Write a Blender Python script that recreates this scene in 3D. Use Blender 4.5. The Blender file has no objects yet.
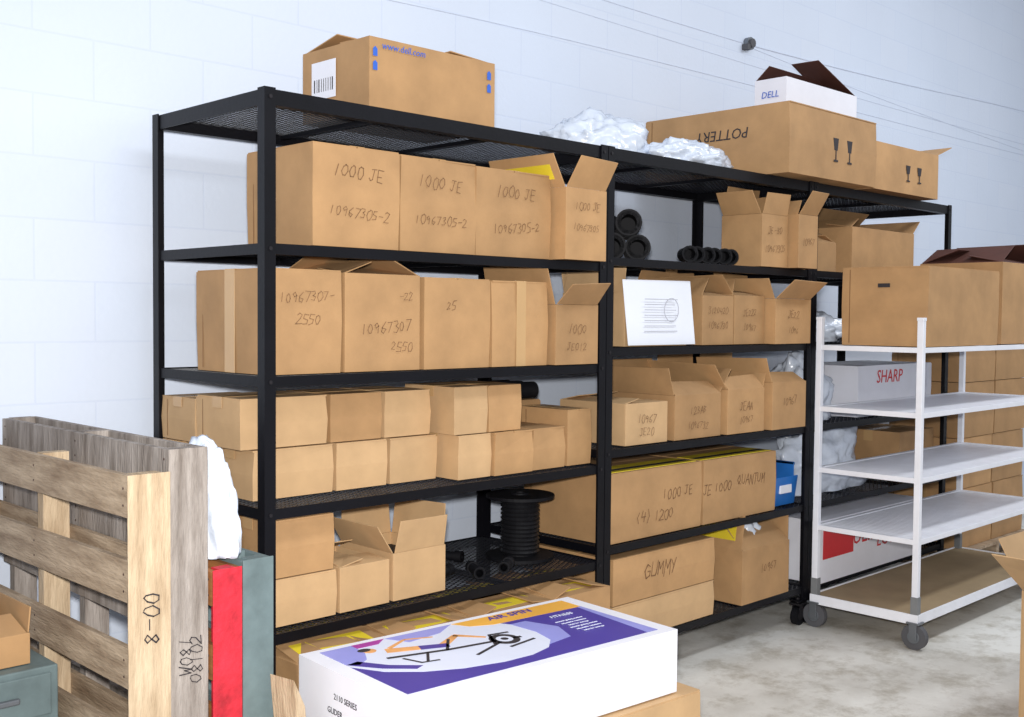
import bpy, bmesh, math, random
from mathutils import Vector, Matrix, noise
random.seed(7)
scene=bpy.context.scene
scene.view_settings.view_transform='Standard'
R=math.radians

# ------------------------------------------------------------------ materials
def lin(c):
    return tuple((x/255/12.92 if x/255<=.04045 else ((x/255+.055)/1.055)**2.4) for x in c)+(1,)
def mat(name,rgb,rough=.6,metal=0,var=.12,scale=6,bump=0,bscale=60,spec=.4,objvar=0,stretch=None,dark=None):
    m=bpy.data.materials.new(name); m.use_nodes=True
    nt=m.node_tree; N=nt.nodes; L=nt.links
    b=N['Principled BSDF']; b.inputs['Roughness'].default_value=rough; b.inputs['Metallic'].default_value=metal
    b.inputs['Specular IOR Level'].default_value=spec
    c=lin(rgb)
    tc=N.new('ShaderNodeTexCoord'); mp=N.new('ShaderNodeMapping'); L.new(tc.outputs['Object'],mp.inputs[0])
    if stretch: mp.inputs['Scale'].default_value=stretch
    n=N.new('ShaderNodeTexNoise'); n.inputs['Scale'].default_value=scale; n.inputs['Detail'].default_value=8; n.inputs['Roughness'].default_value=.6
    L.new(mp.outputs[0],n.inputs['Vector'])
    r=N.new('ShaderNodeValToRGB'); r.color_ramp.elements[0].position=.3; r.color_ramp.elements[1].position=.7
    d=lin(dark) if dark else tuple(x*(1-var) for x in c[:3])+(1,)
    r.color_ramp.elements[0].color=d
    r.color_ramp.elements[1].color=tuple(min(1,x*(1+var*.6)) for x in c[:3])+(1,)
    L.new(n.outputs['Fac'],r.inputs[0]); out=r.outputs[0]
    if objvar:
        oi=N.new('ShaderNodeObjectInfo'); h=N.new('ShaderNodeHueSaturation')
        mr=N.new('ShaderNodeMapRange'); mr.inputs['To Min'].default_value=1-objvar; mr.inputs['To Max'].default_value=1+objvar*.6
        L.new(oi.outputs['Random'],mr.inputs['Value']); L.new(mr.outputs[0],h.inputs['Value']); L.new(out,h.inputs['Color']); out=h.outputs[0]
    L.new(out,b.inputs['Base Color'])
    if bump:
        n2=N.new('ShaderNodeTexNoise'); n2.inputs['Scale'].default_value=bscale; n2.inputs['Detail'].default_value=4
        L.new(mp.outputs[0],n2.inputs['Vector'])
        bp=N.new('ShaderNodeBump'); bp.inputs['Strength'].default_value=bump; bp.inputs['Distance'].default_value=.01
        L.new(n2.outputs['Fac'],bp.inputs['Height']); L.new(bp.outputs[0],b.inputs['Normal'])
    return m
CARD=mat('cardboard',(180,141,98),.75,var=.18,scale=5,objvar=.14,bump=.16,bscale=16)
CARD2=mat('cardboard_light',(198,163,121),.75,var=.15,scale=5,objvar=.10,bump=.16,bscale=16)
CARDIN=mat('cardboard_inner',(128,94,60),.85,var=.12)
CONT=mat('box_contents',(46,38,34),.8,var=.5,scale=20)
TAPE=mat('packing_tape',(192,156,110),.25,var=.05,spec=.6)
YEL=mat('yellow_tape',(228,204,56),.4,var=.1)
INK=mat('marker_ink',(122,90,62),.8,var=.35,scale=30)
BLK=mat('black_ink',(50,46,50),.7,var=.1)
STEEL=mat('black_painted_steel',(10,10,16),.45,metal=.0,var=.3,scale=8,spec=.25,bump=.05)
MESHM=mat('black_expanded_metal',(24,26,34),.4,var=.3,spec=.4)
RUST=mat('rusty_steel',(60,38,30),.6,var=.4,scale=12)
WOOD=mat('pallet_wood',(182,162,138),.8,var=.2,scale=4,stretch=(6,1,6),bump=.5,bscale=25,dark=(126,104,82))
WOODV=mat('pallet_wood_upright',(196,176,148),.8,var=.2,scale=4,stretch=(6,6,1),bump=.5,bscale=25,dark=(150,126,98))
WOODG=mat('weathered_wood',(160,152,146),.85,var=.25,scale=4,stretch=(6,6,1),bump=.5,bscale=25,dark=(104,94,86))
WOODO=mat('orange_wood',(170,112,62),.8,var=.25,scale=4,stretch=(6,1,6),dark=(120,76,42))
REDP=mat('red_paint',(200,40,56),.65,var=.4,scale=14,bump=.4)
GRNG=mat('graygreen_paint',(104,120,122),.6,var=.3,scale=8)
WHITE=mat('white_carton',(230,231,240),.55,var=.05)
WHITEP=mat('white_powder_coat',(236,238,246),.4,var=.06,scale=10,spec=.5)
PLAST=mat('clear_plastic_wrap',(216,225,240),.25,var=.12,scale=9,bump=1,bscale=10,spec=.9)
BLACKP=mat('black_plastic',(12,12,18),.65,var=.3,spec=.25)
SPOOLM=mat('black_cable',(22,22,26),.5,var=.3,scale=40)
GREYM=mat('grey_metal',(120,124,130),.35,metal=.6,var=.1)
DARKM=mat('dark_bolt',(36,34,38),.5,metal=.3,var=.1)
RUBBER=mat('grey_rubber',(84,84,88),.7,var=.15)
PURPLE=mat('print_purple',(74,64,156),.4,var=.1,scale=3)
LILAC=mat('print_lilac',(150,154,224),.4,var=.1)
MAGENTA=mat('print_magenta',(170,60,160),.4,var=.1)
ORANGE=mat('print_orange',(238,180,80),.4,var=.15,scale=4)
SKIN=mat('print_skin',(226,164,104),.5,var=.25,scale=20)
PWHITE=mat('print_white',(220,226,244),.4,var=.05)
BLUEI=mat('print_blue',(50,95,190),.5,var=.1)
BLUEP=mat('blue_plastic',(40,110,190),.4,var=.15)
REDI=mat('print_red',(205,40,48),.5,var=.1)
PAPER=mat('paper_sheet',(232,236,246),.6,var=.03)
PENCIL=mat('pencil_line',(178,180,190))
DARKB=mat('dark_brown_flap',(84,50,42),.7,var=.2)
DECKW=mat('hardboard_deck',(154,134,104),.7,var=.15,scale=5)

# ------------------------------------------------------------------ builder
class B:
    def __init__(s): s.v=[]; s.f=[]; s.m=[]
    def poly(s,vs,fs,m):
        o=len(s.v); s.v+= [tuple(v) for v in vs]
        for f in fs: s.f.append([o+i for i in f]); s.m.append(m)
    def box(s,x0,x1,y0,y1,z0,z1,m=0):
        s.poly([(x0,y0,z0),(x1,y0,z0),(x1,y1,z0),(x0,y1,z0),(x0,y0,z1),(x1,y0,z1),(x1,y1,z1),(x0,y1,z1)],
          [(0,3,2,1),(4,5,6,7),(0,1,5,4),(1,2,6,5),(2,3,7,6),(3,0,4,7)],m)
    def prism(s,pts,t,m=0,n=None):
        pts=[Vector(p) for p in pts]; n=(n or (pts[1]-pts[0]).cross(pts[2]-pts[0])).normalized()*t
        k=len(pts); q=[p+n for p in pts]
        fs=[tuple(range(k))[::-1],tuple(range(k,2*k))]+[(i,(i+1)%k,k+(i+1)%k,k+i) for i in range(k)]
        s.poly(pts+q,fs,m)
    def cyl(s,p0,p1,r,m=0,seg=20,r1=None):
        p0=Vector(p0);p1=Vector(p1); a=(p1-p0).normalized(); r1=r if r1 is None else r1
        u=a.orthogonal().normalized(); w=a.cross(u)
        A=[];C=[]
        for i in range(seg):
            t=2*math.pi*i/seg; d=u*math.cos(t)+w*math.sin(t); A.append(p0+d*r); C.append(p1+d*r1)
        s.poly(A+C,[tuple(range(seg))[::-1],tuple(range(seg,2*seg))]+[(i,(i+1)%seg,seg+(i+1)%seg,seg+i) for i in range(seg)],m)
    def tube(s,p0,p1,r,ri,m=0,seg=24,mi=None):
        p0=Vector(p0);p1=Vector(p1); a=(p1-p0).normalized(); u=a.orthogonal().normalized(); w=a.cross(u)
        V=[]
        for P,rr in ((p0,r),(p1,r),(p0,ri),(p1,ri)):
            for i in range(seg):
                t=2*math.pi*i/seg; V.append(P+(u*math.cos(t)+w*math.sin(t))*rr)
        S=seg; F=[]
        for i in range(S):
            j=(i+1)%S
            F+=[(i,j,S+j,S+i),(2*S+i,3*S+i,3*S+j,2*S+j),(i,2*S+i,2*S+j,j),(S+i,S+j,3*S+j,3*S+i)]
        s.poly(V,F,m)
    def obj(s,name,mats,loc=(0,0,0),rot=(0,0,0),bevel=0,parent=None,smooth=False):
        me=bpy.data.meshes.new(name); me.from_pydata(s.v,[],s.f)
        for m in mats: me.materials.append(m)
        for p,mi in zip(me.polygons,s.m): p.material_index=mi
        bm=bmesh.new(); bm.from_mesh(me); bmesh.ops.recalc_face_normals(bm,faces=bm.faces[:]); bm.to_mesh(me); bm.free()
        o=bpy.data.objects.new(name,me); scene.collection.objects.link(o); o.location=loc; o.rotation_euler=rot
        if bevel:
            b=o.modifiers.new('bevel','BEVEL'); b.width=bevel; b.segments=2; b.limit_method='ANGLE'
        if smooth:
            for p in me.polygons: p.use_smooth=True
        if parent: o.parent=parent
        return o
SIDE={'f':Matrix.Rotation(R(90),4,'X'),'l':Matrix.Rotation(R(-90),4,'Z')@Matrix.Rotation(R(90),4,'X'),'t':Matrix.Identity(4)}
def text(parent,s,loc,size,m=INK,side='f',rotz=0,shear=.15,tilt=0,name='lettering',ext=0.0004,space=1,bold=0):
    c=bpy.data.curves.new(name,'FONT'); c.body=s; c.size=size; c.shear=shear; c.align_x='CENTER'; c.align_y='CENTER'; c.extrude=ext
    c.space_character=space; c.offset=bold; c.resolution_u=2
    c.materials.append(m); o=bpy.data.objects.new(name,c); scene.collection.objects.link(o)
    o.location=loc
    o.rotation_euler=(SIDE[side]@Matrix.Rotation(R(tilt),4,'Z')).to_euler()
    o.parent=parent
    return o
G={'0':[[(.3,1),(.08,.8),(.02,.4),(.2,.02),(.45,.05),(.6,.45),(.5,.9),(.3,1)]],'1':[[(.3,1),(.27,0)]],'2':[[(0,.8),(.2,1),(.5,.85),(.4,.5),(0,0),(.6,.03)]],
'3':[[(0,.95),(.4,1),(.5,.75),(.2,.55),(.55,.35),(.4,0),(0,.05)]],'4':[[(.1,1),(0,.45),(.6,.45)],[(.45,.9),(.4,0)]],'5':[[(.55,1),(.1,1),(.05,.6),(.5,.5),(.5,.1),(0,0)]],
'6':[[(.5,1),(.1,.6),(.05,.15),(.35,0),(.55,.3),(.1,.45)]],'7':[[(0,1),(.6,1),(.2,0)]],'8':[[(.3,.5),(.05,.75),(.3,1),(.55,.75),(.3,.5),(.05,.2),(.3,0),(.55,.2),(.3,.5)]],
'9':[[(.5,.7),(.2,.55),(.05,.8),(.3,1),(.5,.75),(.45,0)]],'J':[[(.1,1),(.6,1)],[(.4,1),(.35,.1),(.1,0),(0,.2)]],'E':[[(.5,1),(0,1),(0,0),(.5,0)],[(0,.5),(.4,.5)]],
'A':[[(0,0),(.3,1),(.6,0)],[(.1,.4),(.5,.4)]],'B':[[(0,0),(0,1),(.5,.8),(.1,.55),(.55,.3),(0,0)]],'G':[[(.55,.85),(.2,1),(0,.5),(.2,0),(.55,.1),(.55,.45),(.3,.45)]],
'U':[[(0,1),(.05,.1),(.4,0),(.55,.2),(.6,1)]],'M':[[(0,0),(.05,1),(.3,.4),(.55,1),(.6,0)]],'Y':[[(0,1),(.3,.5)],[(.6,1),(.2,0)]],'W':[[(0,1),(.15,0),(.3,.6),(.45,0),(.6,1)]],'-':[[(.05,.5),(.55,.52)]],'.':[[(.25,0),(.3,.06)]],
'Q':[[(.3,1),(.02,.5),(.3,0),(.6,.5),(.3,1)],[(.35,.25),(.65,-.05)]],'N':[[(0,0),(.05,1),(.5,0),(.55,1)]],'T':[[(0,1),(.6,1)],[(.3,1),(.3,0)]],'(':[[(.4,1.1),(.15,.5),(.4,-.1)]],')':[[(.15,1.1),(.4,.5),(.15,-.1)]]}
def hand(parent,s,loc,size,side='f',tilt=0,m=INK,wf=.025):
    b=B(); cur=0; w=size*wf; size*=.72
    tot=len(s)*.78*size
    for ch in s.upper():
        if ch in G:
            jy=random.uniform(-.09,.09); sc=random.uniform(.8,1.12)
            for pl in G[ch]:
                pts=[Vector(((p[0]+random.uniform(-.05,.05)+.16*p[1])*sc*size+cur-tot/2,(p[1]-.5+jy+random.uniform(-.05,.05))*sc*size,0)) for p in pl]
                for a,c in zip(pts,pts[1:]):
                    d=(c-a)
                    if d.length<1e-5: continue
                    d=d.normalized(); n=Vector((-d.y,d.x,0))*w*random.uniform(.7,1.1); a=a-d*w*.6; c=c+d*w*.6
                    b.prism([a-n,c-n,c+n,a+n],.0004,0,Vector((0,0,1)))
        cur+=size*(.5 if ch==' ' else .74)
    if not b.v: return
    o=b.obj('handwriting',[m],loc); o.rotation_euler=(SIDE[side]@Matrix.Rotation(R(tilt),4,'Z')).to_euler(); o.parent=parent
    return o

# ------------------------------------------------------------------ cardboard boxes
def cbox(x0,x1,y0,y1,z0,z1,open=None,seam='x',tape=True,txt=(),m=None,rot=0,yel=None,name='cardboard_box',flen=None,gap=.003,fill=.75,extra=None,flapmat=None,ftape=False):
    m=m or (CARD if random.random()<.6 else CARD2)
    w=x1-x0-2*gap; d=y1-y0; h=z1-z0; X=w/2; Y=d/2
    b=B(); J=lambda a=.003: random.uniform(-a,a); t=.005
    if not open:
        j=[(J(.005),J(.004)) for _ in range(4)]
        C=[(-X,-Y),(X,-Y),(X,Y),(-X,Y)]
        lo=[(c[0]*.998,c[1]*.998,0) for c in C]; mid=[(c[0]+math.copysign(.003,c[0]),c[1]+math.copysign(.003,c[1]),h*.5) for c in C]
        hi=[(c[0]+q[0],c[1]+q[1],h-t) for c,q in zip(C,j)]
        F=[(0,3,2,1),(8,9,10,11)]
        for k in (0,4):
            for i in range(4): F.append((k+i,k+(i+1)%4,k+4+(i+1)%4,k+4+i))
        b.poly(lo+mid+hi,F,0)
        g=.0025
        if seam=='x':
            b.prism([(-X,-Y,h-t),(X,-Y,h-t),(X,-g,h-t+J(.002)),(-X,-g,h-t)],t,0)
            b.prism([(-X,g,h-t),(X,g,h-t+J(.002)),(X,Y,h-t),(-X,Y,h-t)],t,0)
            if tape:
                b.box(-X-.001,X+.001,-.028,.028,h,h+.0012,2)
                b.box(-X-.0045,-X-.0035,-.028,.028,h*.78,h+.001,2)
            if yel:
                b.box(-X+.01,X-.01,-Y+.02,-Y+.02+yel,h,h+.002,3)
                b.box(-X+.01,X-.01,-Y+.02+yel*.25,-Y+.02+yel*.5,h+.002,h+.0025,6)
        else:
            b.prism([(-X,-Y,h-t),(-g,-Y,h-t),(-g,Y,h-t+J(.002)),(-X,Y,h-t)],t,0)
            b.prism([(g,-Y,h-t),(X,-Y,h-t),(X,Y,h-t),(g,Y,h-t+J(.002))],t,0)
            if tape:
                b.box(-.028,.028,-Y-.001,Y+.001,h,h+.0012,2)
                if ftape: b.box(-.024,.024,-Y-.0045,-Y-.0035,0,h+.001,2)
            if yel: b.box(-yel/2,yel/2,-Y+.01,Y-.01,h+.001,h+.003,3)
        b.box(-X-.0032,-X-.0028,Y-.04,Y-.036,.01,h-.01,1)
    else:
        b.box(-X,X,-Y,-Y+t,0,h,0); b.box(-X,X,Y-t,Y,0,h,0); b.box(-X,-X+t,-Y+t,Y-t,0,h,0); b.box(X-t,X,-Y+t,Y-t,0,h,0)
        b.box(-X+t,X-t,-Y+t,Y-t,0,t,1)
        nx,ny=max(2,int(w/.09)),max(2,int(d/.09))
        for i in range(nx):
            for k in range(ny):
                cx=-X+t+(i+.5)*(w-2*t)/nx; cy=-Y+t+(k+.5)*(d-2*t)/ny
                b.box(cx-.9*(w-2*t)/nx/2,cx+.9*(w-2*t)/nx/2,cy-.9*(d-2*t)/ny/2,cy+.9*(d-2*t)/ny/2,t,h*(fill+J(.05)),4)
        fl=flen or min(w,d)/2
        for s,a in open.items():
            L=fl
            if isinstance(a,tuple): a,L=a
            a=R(a+J(3)); S,Cc=math.sin(a)*L,math.cos(a)*L; e=.006
            if s=='f': P=[(-X+e,-Y,h),(X-e,-Y,h),(X-2*e,-Y-S,h+Cc),(-X+2*e,-Y-S,h+Cc+J(.01))]
            if s=='b': P=[(X-e,Y,h),(-X+e,Y,h),(-X+2*e,Y+S,h+Cc),(X-2*e,Y+S,h+Cc+J(.01))]
            if s=='l': P=[(-X,Y-e,h),(-X,-Y+e,h),(-X-S,-Y+2*e,h+Cc),(-X-S,Y-2*e,h+Cc+J(.01))]
            if s=='r': P=[(X,-Y+e,h),(X,Y-e,h),(X+S,Y-2*e,h+Cc),(X+S,-Y+2*e,h+Cc+J(.01))]
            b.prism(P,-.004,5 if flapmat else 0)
            if yel and s in yel:
                p=[Vector(q) for q in P]; c=[p[0].lerp(p[3],.25).lerp(p[1].lerp(p[2],.25),.1),p[0].lerp(p[3],.25).lerp(p[1].lerp(p[2],.25),.9),
                  p[0].lerp(p[3],.7).lerp(p[1].lerp(p[2],.7),.9),p[0].lerp(p[3],.7).lerp(p[1].lerp(p[2],.7),.1)]
                n=(p[1]-p[0]).cross(p[2]-p[0]).normalized()
                b.prism([q+n*.0005 for q in c],.001,3); b.prism([q-n*.0045 for q in c],-.001,3)
    if extra: extra(b,X,Y,h)
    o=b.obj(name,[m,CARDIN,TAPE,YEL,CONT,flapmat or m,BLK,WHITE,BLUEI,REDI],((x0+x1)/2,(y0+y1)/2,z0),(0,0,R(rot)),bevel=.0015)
    for T in txt:
        s,px,pz,size=T[:4]; side=T[4] if len(T)>4 else 'f'; ink=T[5] if len(T)>5 else None; tilt=T[6] if len(T)>6 else random.uniform(-5,5)
        if side=='f': loc=(px*X,-Y-.0042,pz*h)
        elif side=='l': loc=(-X-.0048,-px*Y,pz*h)
        else: loc=(px*X,pz*Y,h+.003)
        if ink: text(o,s,loc,size,ink,side,tilt=tilt)
        else: hand(o,s,loc,size,side,tilt)
    return o

# ------------------------------------------------------------------ room
def wallmat():
    m=bpy.data.materials.new('painted_block_wall'); m.use_nodes=True; nt=m.node_tree; N=nt.nodes; L=nt.links; b=N['Principled BSDF']
    g=N.new('ShaderNodeNewGeometry'); sp=N.new('ShaderNodeSeparateXYZ'); L.new(g.outputs['Position'],sp.inputs[0])
    cb=N.new('ShaderNodeCombineXYZ'); L.new(sp.outputs['X'],cb.inputs['X']); L.new(sp.outputs['Z'],cb.inputs['Y'])
    br=N.new('ShaderNodeTexBrick'); br.inputs['Scale'].default_value=1; br.inputs['Brick Width'].default_value=.4; br.inputs['Row Height'].default_value=.2
    br.inputs['Mortar Size'].default_value=.005; br.inputs['Mortar Smooth'].default_value=.8
    br.inputs['Color1'].default_value=lin((213,222,238)); br.inputs['Color2'].default_value=lin((211,221,238)); br.inputs['Mortar'].default_value=lin((206,216,235))
    L.new(cb.outputs[0],br.inputs['Vector'])
    n=N.new('ShaderNodeTexNoise'); n.inputs['Scale'].default_value=1.3; n.inputs['Detail'].default_value=8; L.new(cb.outputs[0],n.inputs['Vector'])
    mr=N.new('ShaderNodeMapRange'); mr.inputs['To Min'].default_value=.94; mr.inputs['To Max'].default_value=1.05; L.new(n.outputs['Fac'],mr.inputs['Value'])
    h=N.new('ShaderNodeHueSaturation'); L.new(mr.outputs[0],h.inputs['Value']); L.new(br.outputs['Color'],h.inputs['Color']); L.new(h.outputs[0],b.inputs['Base Color'])
    n2=N.new('ShaderNodeTexNoise'); n2.inputs['Scale'].default_value=45; L.new(cb.outputs[0],n2.inputs['Vector'])
    ma=N.new('ShaderNodeMath'); ma.operation='MULTIPLY_ADD'; L.new(br.outputs['Fac'],ma.inputs[0]); ma.inputs[1].default_value=-.35; L.new(n2.outputs['Fac'],ma.inputs[2])
    bp=N.new('ShaderNodeBump'); bp.inputs['Strength'].default_value=.16; bp.inputs['Distance'].default_value=.006; L.new(ma.outputs[0],bp.inputs['Height']); L.new(bp.outputs[0],b.inputs['Normal'])
    b.inputs['Roughness'].default_value=.6; return m
def floormat():
    m=bpy.data.materials.new('concrete_floor'); m.use_nodes=True; nt=m.node_tree; N=nt.nodes; L=nt.links; b=N['Principled BSDF']
    tc=N.new('ShaderNodeTexCoord')
    n=N.new('ShaderNodeTexNoise'); n.inputs['Scale'].default_value=1.6; n.inputs['Detail'].default_value=10; n.inputs['Roughness'].default_value=.65; L.new(tc.outputs['Object'],n.inputs['Vector'])
    r=N.new('ShaderNodeValToRGB'); e=r.color_ramp.elements; e[0].position=.3; e[0].color=lin((188,184,176)); e[1].position=.62; e[1].color=lin((230,229,224))
    L.new(n.outputs['Fac'],r.inputs[0])
    n3=N.new('ShaderNodeTexNoise'); n3.inputs['Scale'].default_value=5; n3.inputs['Detail'].default_value=10; n3.inputs['Roughness'].default_value=.72; L.new(tc.outputs['Object'],n3.inputs['Vector'])
    r3=N.new('ShaderNodeValToRGB'); e=r3.color_ramp.elements; e[0].position=.36; e[0].color=(.66,.63,.58,1); e[1].position=.52; e[1].color=(1,1,1,1); L.new(n3.outputs['Fac'],r3.inputs[0])
    mx=N.new('ShaderNodeMix'); mx.data_type='RGBA'; mx.blend_type='MULTIPLY'; mx.inputs[0].default_value=1
    L.new(r.outputs[0],mx.inputs[6]); L.new(r3.outputs[0],mx.inputs[7]); L.new(mx.outputs[2],b.inputs['Base Color'])
    b.inputs['Roughness'].default_value=.6
    bp=N.new('ShaderNodeBump'); bp.inputs['Strength'].default_value=.15; bp.inputs['Distance'].default_value=.01; L.new(n3.outputs['Fac'],bp.inputs['Height']); L.new(bp.outputs[0],b.inputs['Normal'])
    return m
WY=3.62
b=B(); b.box(-4,14,WY,WY+.2,0,4.6); b.obj('wall_back',[wallmat()])
b=B(); b.box(-4,14,-5,WY,-.1,0); b.obj('floor',[floormat()])

# ------------------------------------------------------------------ shelving
def angle_post(b,x,y,z0,z1,sx,sy,w=.045,t=.005,m=0):
    xa,xb=sorted((x,x+sx*w)); ya,yb=sorted((y,y+sy*t)); b.box(xa,xb,ya,yb,z0,z1,m)
    xa,xb=sorted((x,x+sx*t)); ya,yb=sorted((y+sy*t,y+sy*w)); b.box(xa,xb,ya,yb,z0,z1,m)
def caster(b,x,y,zt,m_w,m_f,r=.045,ax='y'):
    b.cyl((x,y-.015,r),(x,y+.015,r),r,m_w,20)
    b.cyl((x,y-.017,r),(x,y+.017,r),r*.45,m_f,12)
    b.box(x-.014,x+.014,y-.023,y-.018,r-.01,r*2+.012,m_f); b.box(x-.014,x+.014,y+.018,y+.023,r-.01,r*2+.012,m_f)
    b.box(x-.03,x+.03,y-.03,y+.03,r*2+.012,r*2+.02,m_f); b.cyl((x,y,r*2+.02),(x,y,zt),.012,m_f,10)
def expanded(b,x0,x1,y0,y1,z,m,a=R(28),sp=.02,w=.0035):
    for sg in (1,-1):
        d=Vector((math.cos(a),sg*math.sin(a))); n=Vector((-d.y,d.x))
        cs=[Vector(c).dot(n) for c in((x0,y0),(x1,y0),(x1,y1),(x0,y1))]
        k=min(cs)+sp/2
        while k<max(cs):
            p=n*k; lo,hi=-1e9,1e9
            for q,dd,A,Bb in((p.x,d.x,x0,x1),(p.y,d.y,y0,y1)):
                t0,t1=sorted(((A-q)/dd,(Bb-q)/dd)); lo=max(lo,t0); hi=min(hi,t1)
            if hi-lo>.01:
                A_=p+d*lo; B_=p+d*hi; o=n*w/2
                b.prism([(A_.x-o.x,A_.y-o.y,z),(B_.x-o.x,B_.y-o.y,z),(B_.x+o.x,B_.y+o.y,z),(A_.x+o.x,A_.y+o.y,z)],.002,m)
            k+=sp
def shelving(x0,x1,levels,y0=2.8,y1=3.491):
    b=B(); top=levels[0]
    for i,x in enumerate((x0,x1)):
        for k,y in enumerate((y0,y1)):
            sx=1 if i==0 else -1; sy=1 if k==0 else -1
            angle_post(b,x,y,.125,top+.004,sx,sy,w=.038)
            caster(b,x+sx*.03,y+sy*.03,.135,2,1)
            b.box(min(x,x+sx*.06),max(x,x+sx*.06),min(y,y+sy*.06),max(y,y+sy*.06),.12,.126,0)
    for n,z in enumerate(levels):
        hgt=.046 if n==0 else .032; e=.006; tt=.004
        b.box(x0+e,x1-e,y0+e,y0+e+tt,z-hgt,z,0); b.box(x0+e,x1-e,y0+e+tt,y0+.04,z-hgt,z-hgt+tt,0)
        b.box(x0+e,x1-e,y1-e-tt,y1-e,z-hgt,z,0); b.box(x0+e,x1-e,y1-.04,y1-e-tt,z-hgt,z-hgt+tt,0)
        b.box(x0+e,x0+e+tt,y0+.011,y1-.011,z-hgt,z,0); b.box(x1-e-tt,x1-e,y0+.011,y1-.011,z-hgt,z,0)
        for q in (.33,.67):
            xx=x0+(x1-x0)*q; b.box(xx-.012,xx+.012,y0+.011,y1-.011,z-.022,z-.008,0)
        expanded(b,x0+.012,x1-.012,y0+.012,y1-.012,z-.006,3)
        for xx in (x0+.02,x1-.02): b.cyl((xx,y0-.003,z-hgt/2),(xx,y0+.002,z-hgt/2),.006,1,8)
    return b.obj('metal_shelving_unit',[STEEL,DARKM,BLACKP,MESHM])
L1=[2.153,1.7055,1.314,.921,.545,.171]
L2=[2.153,1.73,1.375,.975,.592,.19]
XA,XB,XC,XD=1.741,3.262,4.785,6.31
shelving(XA,XB,L1); shelving(XB+.004,XC,L2); shelving(XC+.004,XD,L2)
e=.003
# ---- unit 1, row 1
FY=2.83
z=L1[1]+e
xs=[1.925,2.262,2.60,2.975]
for i in range(3):
    cbox(xs[i],xs[i+1],FY,FY+.37,z,z+.315-.004*i,seam='y',txt=[("1000 JE",.1,.74,.056),("10967305-2",0.1,.34,.044)],rot=[0,.4,-.4][i],m=CARD)
cbox(2.985,3.219,2.765,3.13,z,z+.265,open={'f':(34,.12),'b':(-5,.13),'l':(30,.13)},yel='l',txt=[("1000 JE",.1,.75,.04),("10967305",0,.45,.034)],m=CARD)
# row 2
z=L1[2]+e
def ltape(b,X,Y,h): b.box(-X-.0048,-X-.0038,-.03,.03,0,h,2)
cbox(1.765,2.035,FY,FY+.41,z,z+.318,seam='x',txt=[("10967307-",.1,.74,.042,'f'),("2550",.1,.52,.042)],m=CARD,extra=ltape)
cbox(2.045,2.355,FY,FY+.38,z,z+.312,open={'f':(-80,.17),'b':(-66,.19),'l':(-70,.12),'r':(-64,.12)},txt=[("10967307",.1,.45,.048),("2550",.5,.25,.042),("-22",.6,.78,.036)],m=CARD)
cbox(2.365,2.67,FY,FY+.38,z,z+.308,seam='y',txt=[("25",-.2,.7,.04)],m=CARD,rot=.5)
cbox(2.68,2.965,FY,FY+.38,z,z+.306,seam='y',m=CARD,ftape=True)
cbox(2.975,3.218,2.80,3.17,z,z+.225,open={'f':(40,.11),'b':(0,.15),'l':(14,.14)},txt=[("1000",0,.6,.048),("JE012",0,.3,.042)],m=CARD)
# row 3 left stack
z=L1[3]+e; y3=2.95
for a,c in ((1.79,2.09),(2.10,2.31),(2.32,2.53)):
    cbox(a,c,y3,y3+.26,z,z+.155,seam='x',m=CARD2)
for a,c in ((1.75,2.07),(2.08,2.29),(2.30,2.505)):
    cbox(a,c,y3+.005,y3+.265,z+.159,z+.315,seam='x',m=CARD if a>1.8 and a<2.2 else CARD2)
cbox(1.75,2.03,y3+.28,y3+.50,z,z+.155,m=CARD2); cbox(1.75,2.03,y3+.28,y3+.50,z+.159,z+.30,m=CARD2)
# row 3 right stack
y3=2.86
cbox(2.55,2.71,y3,y3+.27,z,z+.155,m=CARD2)
cbox(2.715,2.915,y3-.01,y3+.26,z,z+.155,seam='y',m=CARD)
cbox(2.92,3.10,y3,y3+.26,z,z+.155,m=CARD,tape=False)
cbox(3.06,3.25,y3+.28,y3+.50,z,z+.235,m=CARD)
cbox(2.53,2.69,y3,y3+.27,z+.159,z+.325,m=CARD2)
cbox(2.695,2.86,y3,y3+.27,z+.159,z+.325,m=CARD)
cbox(3.11,3.25,y3,y3+.26,z,z+.215,seam='y',m=CARD)
# row 4
z=L1[4]+e; y4=2.86
cbox(1.81,2.04,y4,y4+.28,z,z+.145,m=CARD2)
cbox(1.80,2.03,y4,y4+.26,z+.149,z+.325,m=CARD)
cbox(2.05,2.255,y4,y4+.30,z,z+.145,open={'f':(-84,.1),'l':(-80,.1),'b':(-70,.12)},m=CARD2)
cbox(2.265,2.50,y4,y4+.30,z,z+.16,open={'f':(12,.11),'b':(2,.14),'l':(32,.11),'r':(4,.13)},m=CARD2)
# row 5 on the bottom deck
z=L1[5]+e; y5=2.72
xs=[1.80,2.16,2.52,2.90,3.215]
for i in range(4):
    cbox(xs[i],xs[i+1],y5,y5+.38,z,z+.295,open={'f':(-85,.17),'b':(-80,.19),'l':(-75,.1),'r':(-78,.1)},yel='fb',flen=.19,m=CARD)

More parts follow.
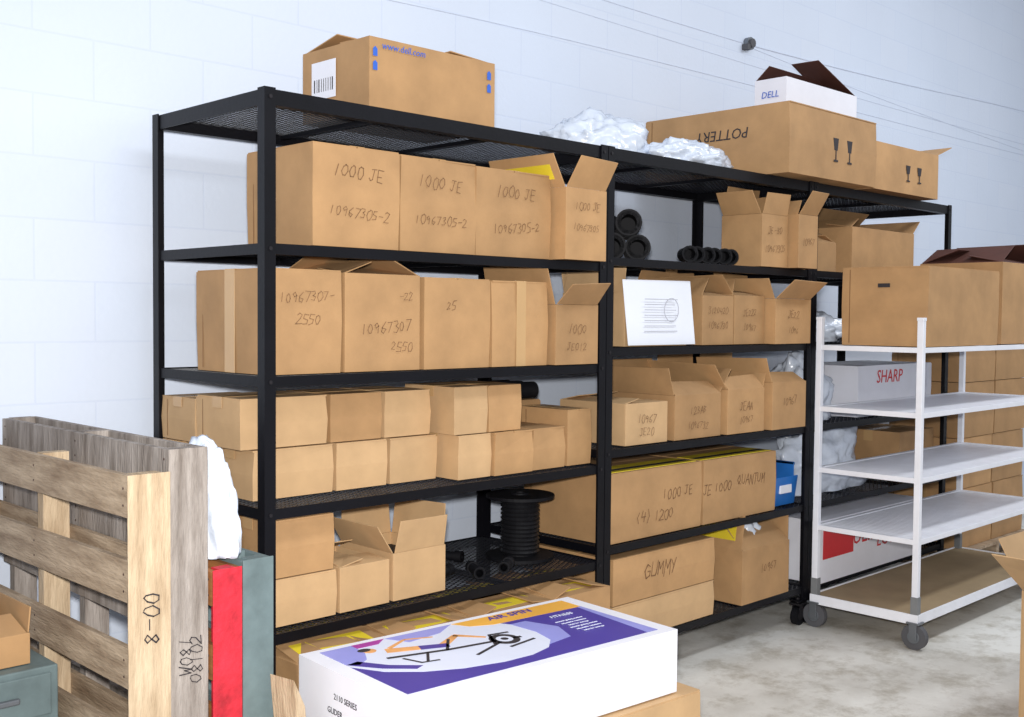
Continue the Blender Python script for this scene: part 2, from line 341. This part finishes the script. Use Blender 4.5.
# top carton
def dell(b,X,Y,h):
    b.box(-X-.0045,-X-.0035,Y-.2,Y-.06,h*.3,h*.82,7)
    for i in range(9): b.box(-X-.0052,-X-.0046,Y-.185+i*.013,Y-.185+i*.013+random.choice((.003,.006)),h*.40,h*.58,6)
    for xx in(-X+.012,X-.04):
        for k in range(2):
            zz=h*.56+k*.045; b.prism([(xx,-Y-.003,zz),(xx+.018,-Y-.003,zz),(xx+.018,-Y-.003,zz+.024),(xx+.009,-Y-.003,zz+.032),(xx,-Y-.003,zz+.024)],.001,8)
cbox(2.19,2.755,2.9,3.28,L1[0]+e,2.400,open={'f':(-88,.18),'b':(-76,.19),'l':(-89,.2),'r':(-84,.2)},txt=[("www.dell.com",-.50,.90,.032,'f',BLUEI,0)],extra=dell,m=CARD,flapmat=None)

# ---- cable spool
def spool(x,y,z,r=.135,h=.25):
    b=B()
    b.cyl((x,y,z),(x,y,z+.012),r,0,36); b.cyl((x,y,z+h-.012),(x,y,z+h),r,0,36)
    b.cyl((x,y,z+.012),(x,y,z+h-.012),r*.45,0,24); b.tube((x,y,z+h),(x,y,z+h+.006),.035,.02,0)
    n=13
    for i in range(n):
        zz=z+.02+(h-.04)*(i+.5)/n; q=(h-.04)/n/2
        b.cyl((x,y,zz-q),(x,y,zz),r*.52,1,28,r*.58); b.cyl((x,y,zz),(x,y,zz+q),r*.58,1,28,r*.52)
    b.obj('cable_spool',[BLACKP,SPOOLM])
spool(3.06,3.06,L1[4]+e)
def fittings(pos,z,name='pipe_fittings',r=.03):
    b=B()
    for (x,y,l,a) in pos:
        d=Vector((math.cos(a),math.sin(a),0))*l/2; p=Vector((x,y,z+r))
        b.tube(p-d,p+d,r*.8,r*.6,0,18); b.tube(p-d,p-d*.55,r,r*.6,0,18); b.tube(p+d*.55,p+d,r,r*.6,0,18)
    b.obj(name,[BLACKP],smooth=False)
fittings([(2.60,3.0,.12,.3),(2.72,2.95,.12,1.1),(2.66,3.15,.14,.1),(2.80,3.2,.13,2.),(2.86,2.93,.1,.6)],L1[4]+.002,r=.022)
fittings([(2.70,3.35,.16,.3),(2.80,3.22,.16,1.1)],L1[3]+.002,r=.03)
b=B()
for k in range(3): b.tube((2.93+.02*k,3.19+.075*k,L1[3]+.24+.035),(3.24,3.17+.075*k,L1[3]+.24+.035),.034,.026,0,20)
cbox(2.90,3.055,3.16,3.42,L1[3]+e,L1[3]+.235,m=CARD)
b.obj('short_pipes',[BLACKP])

# ---- unit 2 top: big cartons
z0=L2[0]+e
def pot(b,X,Y,h):
    for i in range(2):
        xx=-X*.05+i*.13
        b.prism([(xx,-Y-.0036,h*.62),(xx+.05,-Y-.0036,h*.62),(xx+.04,-Y-.0036,h*.44),(xx+.01,-Y-.0036,h*.44)],.001,6); b.box(xx+.021,xx+.029,-Y-.0045,-Y-.0035,h*.3,h*.45,6); b.box(xx+.005,xx+.045,-Y-.0045,-Y-.0035,h*.27,h*.30,6)
cbox(4.39,5.20,2.70,3.52,z0,z0+.32,seam='x',tape=False,m=CARD,extra=pot,txt=[("POTTERY",.12,.64,.07,'l',BLK,180)])
cbox(5.21,5.95,2.72,3.40,z0,z0+.24,open={'r':(75,.20),'f':(-86,.3),'b':(-86,.3),'l':(-88,.2)},m=CARD,extra=pot)
def w2(b,X,Y,h):
    b.box(-X-.0045,-X-.0035,-Y+.03,Y-.02,h*.25,h*.30,6); b.box(X*.1,X*.9,-Y-.0045,-Y-.0035,h*.2,h*.24,8)
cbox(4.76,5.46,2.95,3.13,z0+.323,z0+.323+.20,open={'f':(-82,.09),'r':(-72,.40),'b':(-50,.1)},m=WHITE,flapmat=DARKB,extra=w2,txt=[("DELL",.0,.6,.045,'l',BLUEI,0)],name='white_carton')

# ---- plastic sheeting (crumpled)
def crumple(name,cx,cy,z0,sx,sy,sz,seed=0,m=PLAST,sub=5,amp=.35,parent=None):
    bm=bmesh.new(); bmesh.ops.create_icosphere(bm,subdivisions=sub,radius=1)
    for v in bm.verts:
        p=v.co.copy()
        n=noise.turbulence(p*1.2+Vector((seed,0,0)),3,True)
        q=p*2.3+Vector((0,seed,0)); n2=abs(noise.noise(q))+.45*abs(noise.noise(q*2.3))+.2*abs(noise.noise(q*5))
        s=1+amp*(n-.6)-.34*amp*2*n2
        v.co=Vector((p.x*s*sx,p.y*s*sy,max(-.0,p.z*s*sz+ .25*sz)))
    me=bpy.data.meshes.new(name); bm.to_mesh(me); bm.free(); me.materials.append(m)
    for p in me.polygons: p.use_smooth=True
    o=bpy.data.objects.new(name,me); scene.collection.objects.link(o); o.location=(cx,cy,z0)
    if parent: o.parent=parent
    return o
crumple('plastic_sheeting',3.68,3.20,z0+.002,.32,.22,.20,3)
crumple('plastic_sheeting',4.04,3.02,z0+.002,.28,.18,.12,8)

# ---- unit 2 row 1
z=L2[1]+e
b=B()
def pipe(b,x,y,zc,L=.2,r=.055,ax=(-.75,-.66,0)):
    d=Vector(ax).normalized()*L/2; p=Vector((x,y,zc))
    b.tube(p-d,p+d,r*.86,r*.6,0,28)
    for q in(-1,-.35,.3,.8): b.tube(p+d*q,p+d*(q+.2),r,r*.6,0,28)
    b.cyl(p-d*.2,p-d*.1,r*.62,0,28)
pipe(b,3.62,3.08,z+.058,.30,.056); pipe(b,3.75,3.05,z+.058,.28,.054); pipe(b,3.70,3.06,z+.16,.28,.056); pipe(b,3.58,3.12,z+.16,.24,.05,(-.95,-.3,0))
b.obj('pipe_couplings',[BLACKP])
b=B()
for i in range(6):
    x=3.88+i*.064; d=Vector((-.6,-.8,0)); p=Vector((x,2.86+.01*(i%2),z+.038))
    b.tube(p,p-d*.10,.030,.022,0,20); b.tube(p,p-d*.02,.036,.022,0,20); b.cyl(p-d*.05,p-d*.06,.023,0,20)
b.obj('plastic_pipe_caps',[BLACKP])
cbox(4.335,4.56,2.80,3.02,z,z+.24,open={'f':(12,.10),'b':(-12,.14),'l':(35,.12),'r':(10,.10)},txt=[("JE-30",0,.7,.045),("10967305",0,.35,.04)],m=CARD)
cbox(4.565,4.742,2.75,3.10,z,z+.25,open={'f':(34,.12),'b':(-10,.14),'l':(-30,.08)},txt=[("10967",0,.5,.04)],m=CARD)
# row 2
z=L2[2]+e
o=cbox(3.43,3.85,FY+.02,FY+.36,z,z+.22,open={'b':(10,.12),'l':(-10,.1),'r':(-60,.1)},m=CARD2)
b=B(); b.prism([(-.20,-.185,.005),(.25,-.185,.005),(.225,-.172,.275),(-.225,-.172,.27)],-.001,0)
for k in range(7): b.prism([(-.10,-.1875,.06+k*.022),(.12-.01*(k%3),-.1875,.06+k*.022),(.12-.01*(k%3),-.187,.063+k*.022),(-.10,-.187,.063+k*.022)],-.001,1)
b.tube((.08,-.1868,.15),(.08,-.1848,.15),.05,.047,1)
s=b.obj('paper_drawing',[PAPER,PENCIL]); s.parent=o
xs=[3.93,4.17,4.42,4.66]
cbox(xs[0],xs[1],FY,FY+.4,z,z+.215,open={'f':(-80,.1),'b':(-20,.13),'l':(-40,.1),'r':(20,.08)},txt=[("3120420",0,.7,.04),("1096730",0,.4,.04)],m=CARD)
cbox(xs[1],xs[2],FY,FY+.4,z,z+.22,open={'f':(-75,.1),'b':(0,.13),'l':(40,.12),'r':(30,.08)},txt=[("JE222",0,.65,.04),("10967",0,.35,.04)],m=CARD)
cbox(xs[2],4.735,2.775,FY+.3,z,z+.21,open={'f':(48,.12),'b':(0,.13),'l':(24,.10)},txt=[("JE22",0,.65,.045),("1096",0,.3,.04)],m=CARD)
# row 3
z=L2[3]+e
cbox(3.42,3.70,FY+.0,FY+.36,z,z+.17,open={'f':(-86,.1),'b':(-75,.1),'l':(-80,.1)},txt=[("10967",0,.6,.045),("JE20",0,.3,.045)],m=CARD2)
cbox(3.73,4.07,FY-.01,FY+.36,z,z+.19,open={'f':(-50,.08),'b':(4,.14),'l':(12,.12),'r':(40,.14)},txt=[("123AB",0,.65,.045),("1096732",0,.3,.04)],m=CARD)
cbox(4.10,4.40,FY-.02,FY+.38,z,z+.20,open={'f':(-40,.08),'b':(2,.19),'l':(35,.14),'r':(20,.12)},txt=[("JEAA",0,.6,.05),("10967",0,.3,.04)],m=CARD)
cbox(4.43,4.73,2.79,FY+.38,z,z+.22,open={'f':(-60,.08),'b':(3,.15),'l':(20,.12)},txt=[("10967",0,.6,.045)],m=CARD)
# row 4
z=L2[4]+e
cbox(3.305,3.93,FY-.01,FY+.45,z,z+.28,seam='x',yel=.13,tape=False,txt=[("1000 JE",.5,.6,.06),("(4) 1200",0,.3,.06)],m=CARD)
cbox(3.94,4.52,FY-.01,FY+.45,z,z+.28,seam='x',yel=.13,tape=False,txt=[("JE 1000",-.6,.55,.06),("QUANTUM",.3,.6,.06)],m=CARD)
# row 5
z=L2[5]+e
cbox(3.33,4.02,FY-.02,FY+.42,z,z+.15,m=CARD2)
cbox(3.33,4.02,FY-.02,FY+.42,z+.154,z+.34,txt=[("GUMMY",-.1,.6,.08)],m=CARD)
cbox(4.22,4.62,FY-.03,FY+.36,z,z+.25,open={'f':(-50,.12),'b':(-10,.15),'l':(-10,.16),'r':(5,.12)},yel='l',txt=[("10967",.1,.6,.05)],m=CARD)
crumple('clear_plastic_bag',4.42,FY+.12,z+.20,.14,.13,.17,5)

# ---- unit 3 contents
z=L2[1]+e
cbox(5.25,5.95,FY+.02,FY+.42,z,z+.24,open={'f':(-82,.16),'b':(-50,.18),'r':(50,.12),'l':(-60,.1)},m=CARD)
cbox(4.83,5.15,FY+.05,FY+.4,z,z+.15,open={'f':(-60,.1),'b':(-70,.1),'l':(-60,.1),'r':(-70,.1)},m=CARD)
z=L2[2]+e
crumple('plastic_sheeting',5.2,3.1,z,.34,.22,.14,11)
z=L2[3]+e
cbox(5.36,6.22,FY+.03,FY+.43,z,z+.27,m=WHITE,txt=[("SHARP",-.2,.76,.10,'f',REDI,0)],name='white_carton',tape=False)
crumple('plastic_sheeting',5.09,3.04,z,.23,.17,.30,14)
z=L2[4]+e
b=B()
X,Y,h=.105,.17,.2
b.prism([(-X,-Y,0),(X,-Y,0),(X,-Y-.02,h*.7),(-X,-Y-.02,h*.7)],.006,0)
b.box(-X,X,-Y,Y,0,.006,0); b.box(-X-.006,-X,-Y,Y,0,h,0); b.box(X,X+.006,-Y,Y,0,h,0); b.box(-X,X,Y-.006,Y,0,h,0)
b.box(-X-.012,-X,-Y,Y,h-.015,h,0); b.box(X,X+.012,-Y,Y,h-.015,h,0); b.box(-.05,.05,-Y-.026,-Y-.014,h*.3,h*.5,1)
b.obj('blue_storage_bin',[BLUEP,WHITE],(4.655,3.04,z),bevel=.003)
crumple('plastic_sheeting',5.30,3.06,z,.43,.19,.34,19)
cbox(5.84,6.27,FY+.03,FY+.4,z,z+.27,m=CARD)
z=L2[5]+e
def ul(b,X,Y,h):
    b.box(-X+.03,-X+.33,-Y-.005,-Y-.0036,h*.38,h*.85,9)
cbox(4.84,5.95,FY-.06,FY+.36,z,z+.31,m=WHITE,extra=ul,tape=False,txt=[("ULINE",-.665,.61,.095,'f',PWHITE,0),("ULINE",-.1,.62,.13,'f',REDI,0),("ECONOMY",.5,.45,.1,'f',REDI,0)],name='white_carton')
# stack of cartons past the racks
zz=0.12
b=B()
for x in (6.5,6.95,7.4): b.box(x,x+.04,2.75,3.45,.02,.1,0)
for k in range(6): b.box(6.45,7.5,2.75+k*.125,2.75+k*.125+.09,.1,.118,0)
for k in (0,3,5): b.box(6.45,7.5,2.75+k*.125,2.75+k*.125+.09,0.002,.02,0)
b.obj('wooden_pallet',[WOOD])
for k,(h,a,c) in enumerate(((.36,6.5,6.98),(.30,6.48,6.96),(.33,6.5,6.98),(.28,6.52,6.98))):
    cbox(a,c,2.8,3.25,zz,zz+h,m=CARD); cbox(c+.01,c+.5,2.8,3.25,zz,zz+h-.0,m=CARD); zz+=h+.004

# ------------------------------------------------------------------ white cart
def cart(x0,x1,y0,y1):
    b=B(); r=.014
    for x in(x0,x1):
        for y in(y0,y1):
            b.box(x-r,x+r,y-r,y+r,.13,1.50,0); b.box(x-r-.002,x+r+.002,y-r-.002,y+r+.002,1.49,1.505,0)
            b.box(x-r-.003,x+r+.003,y-r-.003,y+r+.003,.115,.24,3)
            rr=.058; b.cyl((x-.016,y,rr),(x+.016,y,rr),rr,2,24); b.cyl((x-.019,y,rr),(x+.019,y,rr),rr*.5,1,14)
            b.box(x-.026,x-.021,y-.018,y+.018,rr-.01,.122,1); b.box(x+.021,x+.026,y-.018,y+.018,rr-.01,.122,1); b.box(x-.03,x+.03,y-.03,y+.03,.118,.126,1)
    for z in (1.37,1.075,.78,.50):
        for (ya,yb) in((y0-.012,y0+.012),(y1-.012,y1+.012)): b.box(x0+r,x1-r,ya,yb,z-.024,z,0)
        for xx in(x0,x1): b.box(xx-.012,xx+.012,y0+r,y1-r,z-.024,z,0)
        n=int((x1-x0)/.034)
        for i in range(n):
            xx=x0+.02+(x1-x0-.04)*(i+.5)/n; b.box(xx-.0145,xx+.0145,y0+.012,y1-.012,z-.008,z-.004,0)
        for q in(.25,.5,.75): yy=y0+(y1-y0)*q; b.box(x0+.012,x1-.012,yy-.006,yy+.006,z-.02,z-.008,0)
    z=.155
    b.box(x0-.005,x1+.005,y0-.02,y0-.012,z-.04,z+.006,0); b.box(x0-.005,x1+.005,y1+.012,y1+.02,z-.04,z+.006,0)
    b.box(x0-.02,x0-.012,y0-.02,y1+.02,z-.04,z+.006,0); b.box(x1+.012,x1+.02,y0-.02,y1+.02,z-.04,z+.006,0)
    b.box(x0-.012,x1+.012,y0-.012,y1+.012,z-.022,z,4)
    return b.obj('white_utility_cart',[WHITEP,GREYM,RUBBER,mat('cart_grey_sleeve',(120,122,124)),DECKW],bevel=.0015)
cart(4.79,6.40,2.25,2.755)
def hole(b,X,Y,h):
    b.box(-X-.0045,-X-.0035,-.03,.03,h*.74,h*.79,6)
cbox(4.83,5.62,2.245,2.665,1.373,1.375+.365,seam='x',m=CARD,extra=hole,tape=False)
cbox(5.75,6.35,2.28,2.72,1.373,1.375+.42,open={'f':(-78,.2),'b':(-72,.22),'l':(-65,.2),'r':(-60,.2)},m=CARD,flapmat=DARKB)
# carton at right edge of aisle
cbox(4.18,4.68,1.08,1.56,.003,.50,open={'l':(60,.36),'b':(30,.2),'f':(70,.2),'r':(60,.2)},m=CARD2)

# ------------------------------------------------------------------ pallets
def pallet(name,x0,x1,y0,y1,H,mats,nsl=6,lean=0,txt=None,mid=True,sw=.09,near_w=None):
    b=B(); t=.018; X=x1-x0; D=y1-y0
    rnd=random.Random(int(x0*1000))
    for i,y in enumerate([0,D/2-.019,D-.038] if mid else [0,D-.038]):
        b.box(t,X-t,y,y+.038,0,H,1)
    b.box(0,X,-.004,.0,0.0,H,1) if near_w else None
    for k in range(nsl):
        zc=sw/2+(H-sw)*k/(nsl-1); w=sw*rnd.uniform(.92,1.1); j=rnd.uniform(-.006,.006); zz=max(w/2,min(H-w/2,zc))
        b.prism([(0,-.003,zz-w/2+j),(0,D+.003,zz-w/2-j),(0,D+.003,zz+w/2-j),(0,-.003,zz+w/2+j)],t,0)
        if k%2==0 or nsl<6:
            b.prism([(X-t,-.003,zz-w/2),(X-t,D+.003,zz-w/2),(X-t,D+.003,zz+w/2),(X-t,-.003,zz+w/2)],t,0)
        for y in (.02,D/2,D-.02):
            for dz in(-.02,.02): b.cyl((-.001,y,zz+dz),(.001,y,zz+dz),.0035,2,6)
    return b.obj(name,mats,(x0,y0,0),(0,lean,0),bevel=.0025)
pA=pallet('wooden_pallet',1.155,1.262,2.45,3.56,1.12,[WOOD,WOODV,RUST],6,near_w=1,sw=.105)
hand(pA,"8-00",(.055,-.006,.78),.06,'f',90,BLK,.03)
pB=pallet('wooden_pallet',1.268,1.372,2.47,3.54,1.17,[WOODG,WOODG,RUST],7,near_w=1)
hand(pB,"W081",(.04,-.006,.66),.045,'f',90,BLK,.03); hand(pB,"08102",(.07,-.006,.65),.045,'f',90,BLK,.03)
pR=pallet('red_pallet',1.380,1.462,2.46,2.9,.86,[WOODO,REDP,RUST],5,near_w=1)
pG=pallet('gray_metal_pallet',1.47,1.56,2.47,2.72,.87,[GRNG,GRNG,RUST],5,near_w=1)
crumple('plastic_wrap',1.45,2.63,.873,.075,.15,.25,41,sub=5,amp=.28)
b=B(); b.prism([(0,0,0),(.03,0,0),(.03,0,.50),(0,0,.58)],.09,0)
b.obj('leaning_plank',[WOODV],(1.585,2.44,0.0),(0,R(-6),R(10)),bevel=.002)

b=B(); w,d,h=.5,.34,.62
b.box(0,w,0,d,0,h,0)
for k in range(5):
    for q in range(2):
        za=.02+k*.12; b.box(.012+q*.24,.236+q*.24+.005,-.008,0,za,za+.105,0); b.box(.08+q*.24,.16+q*.24,-.022,-.008,za+.045,za+.06,1)
b.obj('small_parts_cabinet',[GRNG,GREYM],(.61,2.74,0),bevel=.004)
cbox(.73,1.06,2.78,3.04,.623,.70,open={'f':(-70,.10),'r':(5,.06),'l':(30,.08),'b':(-40,.08)},m=CARD)

# ------------------------------------------------------------------ exercise-machine carton on a brown carton
W,Dp,H=.985,.475,.185
ang=R(-4.5)
cbox(1.74,2.70,1.95,2.40,.003,.392,m=CARD2,rot=-4,seam='x')
b=B(); b.box(-W/2,W/2,-Dp/2,Dp/2,0,H,0)
zt=H; UP=Vector((0,0,1))
def flat(pts,m,lvl): b.prism([(p[0]*W-W/2,p[1]*Dp-Dp/2,zt+lvl*.0003-.0001) for p in pts],.0004,m,UP)
def arc(cx,cy,rx,ry,a0,a1,n=24): return [(cx+rx*math.cos(R(a0+(a1-a0)*i/n)),cy+ry*math.sin(R(a0+(a1-a0)*i/n))) for i in range(n+1)]
flat([(.05,.07),(.95,.07),(.95,.95),(.05,.95)],1,0)
flat([(.05,.95),(.05,.62),(.10,.44),(.18,.31),(.28,.22),(.40,.17),(.50,.17),(.58,.22),(.63,.32),(.65,.5),(.64,.72),(.60,.86),(.55,.95)],2,1)
flat([(.05,.95),(.05,.66),(.08,.62),(.12,.68),(.15,.80),(.15,.95)],3,2)
flat([(.05,.66),(.11,.49),(.18,.37),(.21,.40),(.14,.52),(.09,.68)],1,2)
flat([(.15,.95),(.15,.88),(.22,.88),(.26,.95)],4,3)
flat([(.26,.95),(.30,.80),(.42,.84),(.50,.95)],3,2)
flat([(.50,.95),(.53,.84),(.60,.78),(.95,.76),(.95,.95)],5,2)
flat([(.64,.72),(.65,.5),(.63,.32),(.60,.26),(.70,.30),(.74,.50),(.70,.72)],3,2)
flat([(.905,.07),(.95,.07),(.95,.76),(.935,.76)],3,3)
def stroke(pts,w,m,l):
    for a,c in zip(pts,pts[1:]):
        a=Vector((a[0]*W,a[1]*Dp)); c=Vector((c[0]*W,c[1]*Dp)); d=(c-a).normalized(); n=Vector((-d.y,d.x))*w/2; a=a-d*w*.3; c=c+d*w*.3
        q=[a-n,c-n,c+n,a+n]; flat([(p.x/W,p.y/Dp) for p in q],m,l)
def taper(a,c,wa,wc,m,l):
    a=Vector((a[0]*W,a[1]*Dp)); c=Vector((c[0]*W,c[1]*Dp)); d=(c-a).normalized(); n=Vector((-d.y,d.x))
    flat([(p.x/W,p.y/Dp) for p in (a-n*wa/2,c-n*wc/2,c+n*wc/2,a+n*wa/2)],m,l)
taper((.20,.74),(.36,.62),.036,.030,6,4); taper((.35,.62),(.44,.74),.030,.020,6,4); taper((.435,.75),(.50,.60),.020,.012,6,4)
taper((.22,.77),(.30,.86),.014,.010,6,4); taper((.30,.86),(.38,.80),.010,.008,6,4); flat([(.165+.02*math.cos(R(t)),.80+.04*math.sin(R(t))) for t in range(0,360,30)],6,4)
flat([(.155+.02*math.cos(R(t)),.825+.03*math.sin(R(t))) for t in range(0,360,30)],7,5)
taper((.29,.67),(.37,.61),.034,.032,1,5)
stroke([(.17,.62),(.34,.54),(.58,.48)],.013,7,5); stroke([(.34,.54),(.40,.70)],.009,7,5); stroke([(.48,.46),(.52,.62),(.58,.60)],.010,7,5); stroke([(.24,.44),(.28,.56)],.008,7,5); stroke([(.50,.36),(.60,.40)],.010,7,5); stroke([(.38,.36),(.54,.50)],.010,7,5); stroke([(.20,.56),(.22,.44),(.27,.42)],.008,7,5)
flat(arc(.53,.50,.045,.10,0,360,20)[:-1],7,5); flat(arc(.53,.50,.025,.055,0,360,20)[:-1],2,6); flat(arc(.53,.50,.012,.025,0,360,12)[:-1],7,7)
o=b.obj('exercise_machine_carton',[WHITE,PURPLE,PWHITE,LILAC,MAGENTA,ORANGE,SKIN,BLK],(2.13,2.22,.398),(0,0,ang),bevel=0)
text(o,"AIR SPIN",(.20,.185,zt+.002),.045,PURPLE,'t',tilt=0,bold=.0005)
for k in range(6): text(o,["smooth gliding motion","adjustable resistance","folds for storage"][k%3],(.305,.03-.022*k,zt+.003),.012,PWHITE,'t',tilt=0,shear=0)
text(o,"FITNESS",(.32,.08,zt+.003),.026,PWHITE,'t',tilt=0)
for k in range(4): text(o,["Item No. 2110","CARTON 1 OF 1","N.W. 18 KG","MADE IN CHINA"][k],(-.35+(.12 if k%2 else 0),-Dp/2-.001,.10-.03*k),.016,BLK,'f',tilt=0,shear=0)
text(o,"2110 SERIES",(-W/2-.001,.0,.12),.022,BLK,'l',tilt=0,shear=0)
text(o,"GLIDER",(-W/2-.001,.05,.08),.022,BLK,'l',tilt=0,shear=0)

# ------------------------------------------------------------------ wall wires and fixture
CAB=mat('pale_cable',(206,214,230),.6,var=.08)
def wire(pts,r=.004):
    c=bpy.data.curves.new('wall_cable','CURVE'); c.dimensions='3D'; c.bevel_depth=r; c.bevel_resolution=2
    s=c.splines.new('NURBS'); s.points.add(len(pts)-1); s.use_endpoint_u=True; s.order_u=3
    for i,p in enumerate(pts): s.points[i].co=(p[0],WY-.001,p[1],1)
    c.materials.append(CAB); return c
root=bpy.data.objects.new('wall_cables',None); scene.collection.objects.link(root)
for k,(pts,r) in enumerate([([(5.42,3.06),(7,3.10),(9.5,3.24),(12,3.3)],.0045),([(3.6,3.06),(4.2,3.05),(5.42,3.06)],.0022),
      ([(2.0,2.74),(2.89,2.80),(5.5,2.84),(9.5,2.86),(12,2.9)],.002),([(3.2,2.97),(5.2,2.95),(7.5,2.93),(12,2.98)],.0015),([(5.42,3.05),(6.6,2.98),(9.5,2.90)],.0018)]):
    o=bpy.data.objects.new('cable_%d'%(k+1),wire(pts,r)); scene.collection.objects.link(o); o.parent=root
b=B(); b.cyl((5.42,WY,3.06),(5.42,WY-.03,3.06),.036,0,20); b.cyl((5.42,WY-.03,3.06),(5.42,WY-.045,3.06),.025,1,16); b.box(5.37,5.40,WY-.04,WY,3.02,3.05,1)
o=b.obj('junction_box',[GREYM,RUBBER]); o.parent=root

# ------------------------------------------------------------------ camera
yaw,pitch,roll,f=.7940,.0390,.0083,1104.7
fw=Vector((math.cos(yaw)*math.cos(pitch),math.sin(yaw)*math.cos(pitch),-math.sin(pitch)))
r0=Vector((math.sin(yaw),-math.cos(yaw),0)); u0=r0.cross(fw)
r2=r0*math.cos(roll)+u0*math.sin(roll); u2=-r0*math.sin(roll)+u0*math.cos(roll)
M=Matrix((( r2.x,u2.x,-fw.x),(r2.y,u2.y,-fw.y),(r2.z,u2.z,-fw.z))).to_4x4()
cd=bpy.data.cameras.new('camera'); cam=bpy.data.objects.new('camera',cd); scene.collection.objects.link(cam)
cam.matrix_world=Matrix.Translation((0,0,1.5))@M
cd.sensor_width=36; cd.lens=f*36/1024; cd.clip_start=.05
scene.camera=cam

# ------------------------------------------------------------------ light
w=bpy.data.worlds.new('world'); scene.world=w; w.use_nodes=True
w.node_tree.nodes['Background'].inputs[0].default_value=(.86,.91,1,1); w.node_tree.nodes['Background'].inputs[1].default_value=.50
def area(name,loc,rot,sx,sy,p,col):
    l=bpy.data.lights.new(name,'AREA'); l.shape='RECTANGLE'; l.size=sx; l.size_y=sy; l.energy=p; l.color=col
    o=bpy.data.objects.new(name,l); scene.collection.objects.link(o); o.location=loc; o.rotation_euler=rot; return o
area('ceiling_light_fixture',(2.2,.6,4.3),(R(18),0,0),3,.5,45,(.94,.97,1))
area('ceiling_light_fixture',(6.8,.6,4.3),(R(18),0,0),3,.5,85,(.94,.97,1))
fl=bpy.data.lights.new('camera_flash','SPOT'); fl.energy=600; fl.spot_size=R(95); fl.spot_blend=.9; fl.shadow_soft_size=.05; fl.color=(1,.97,.93)
fo=bpy.data.objects.new('camera_flash',fl); scene.collection.objects.link(fo); fo.matrix_world=Matrix.Translation((.02,.03,1.60))@M
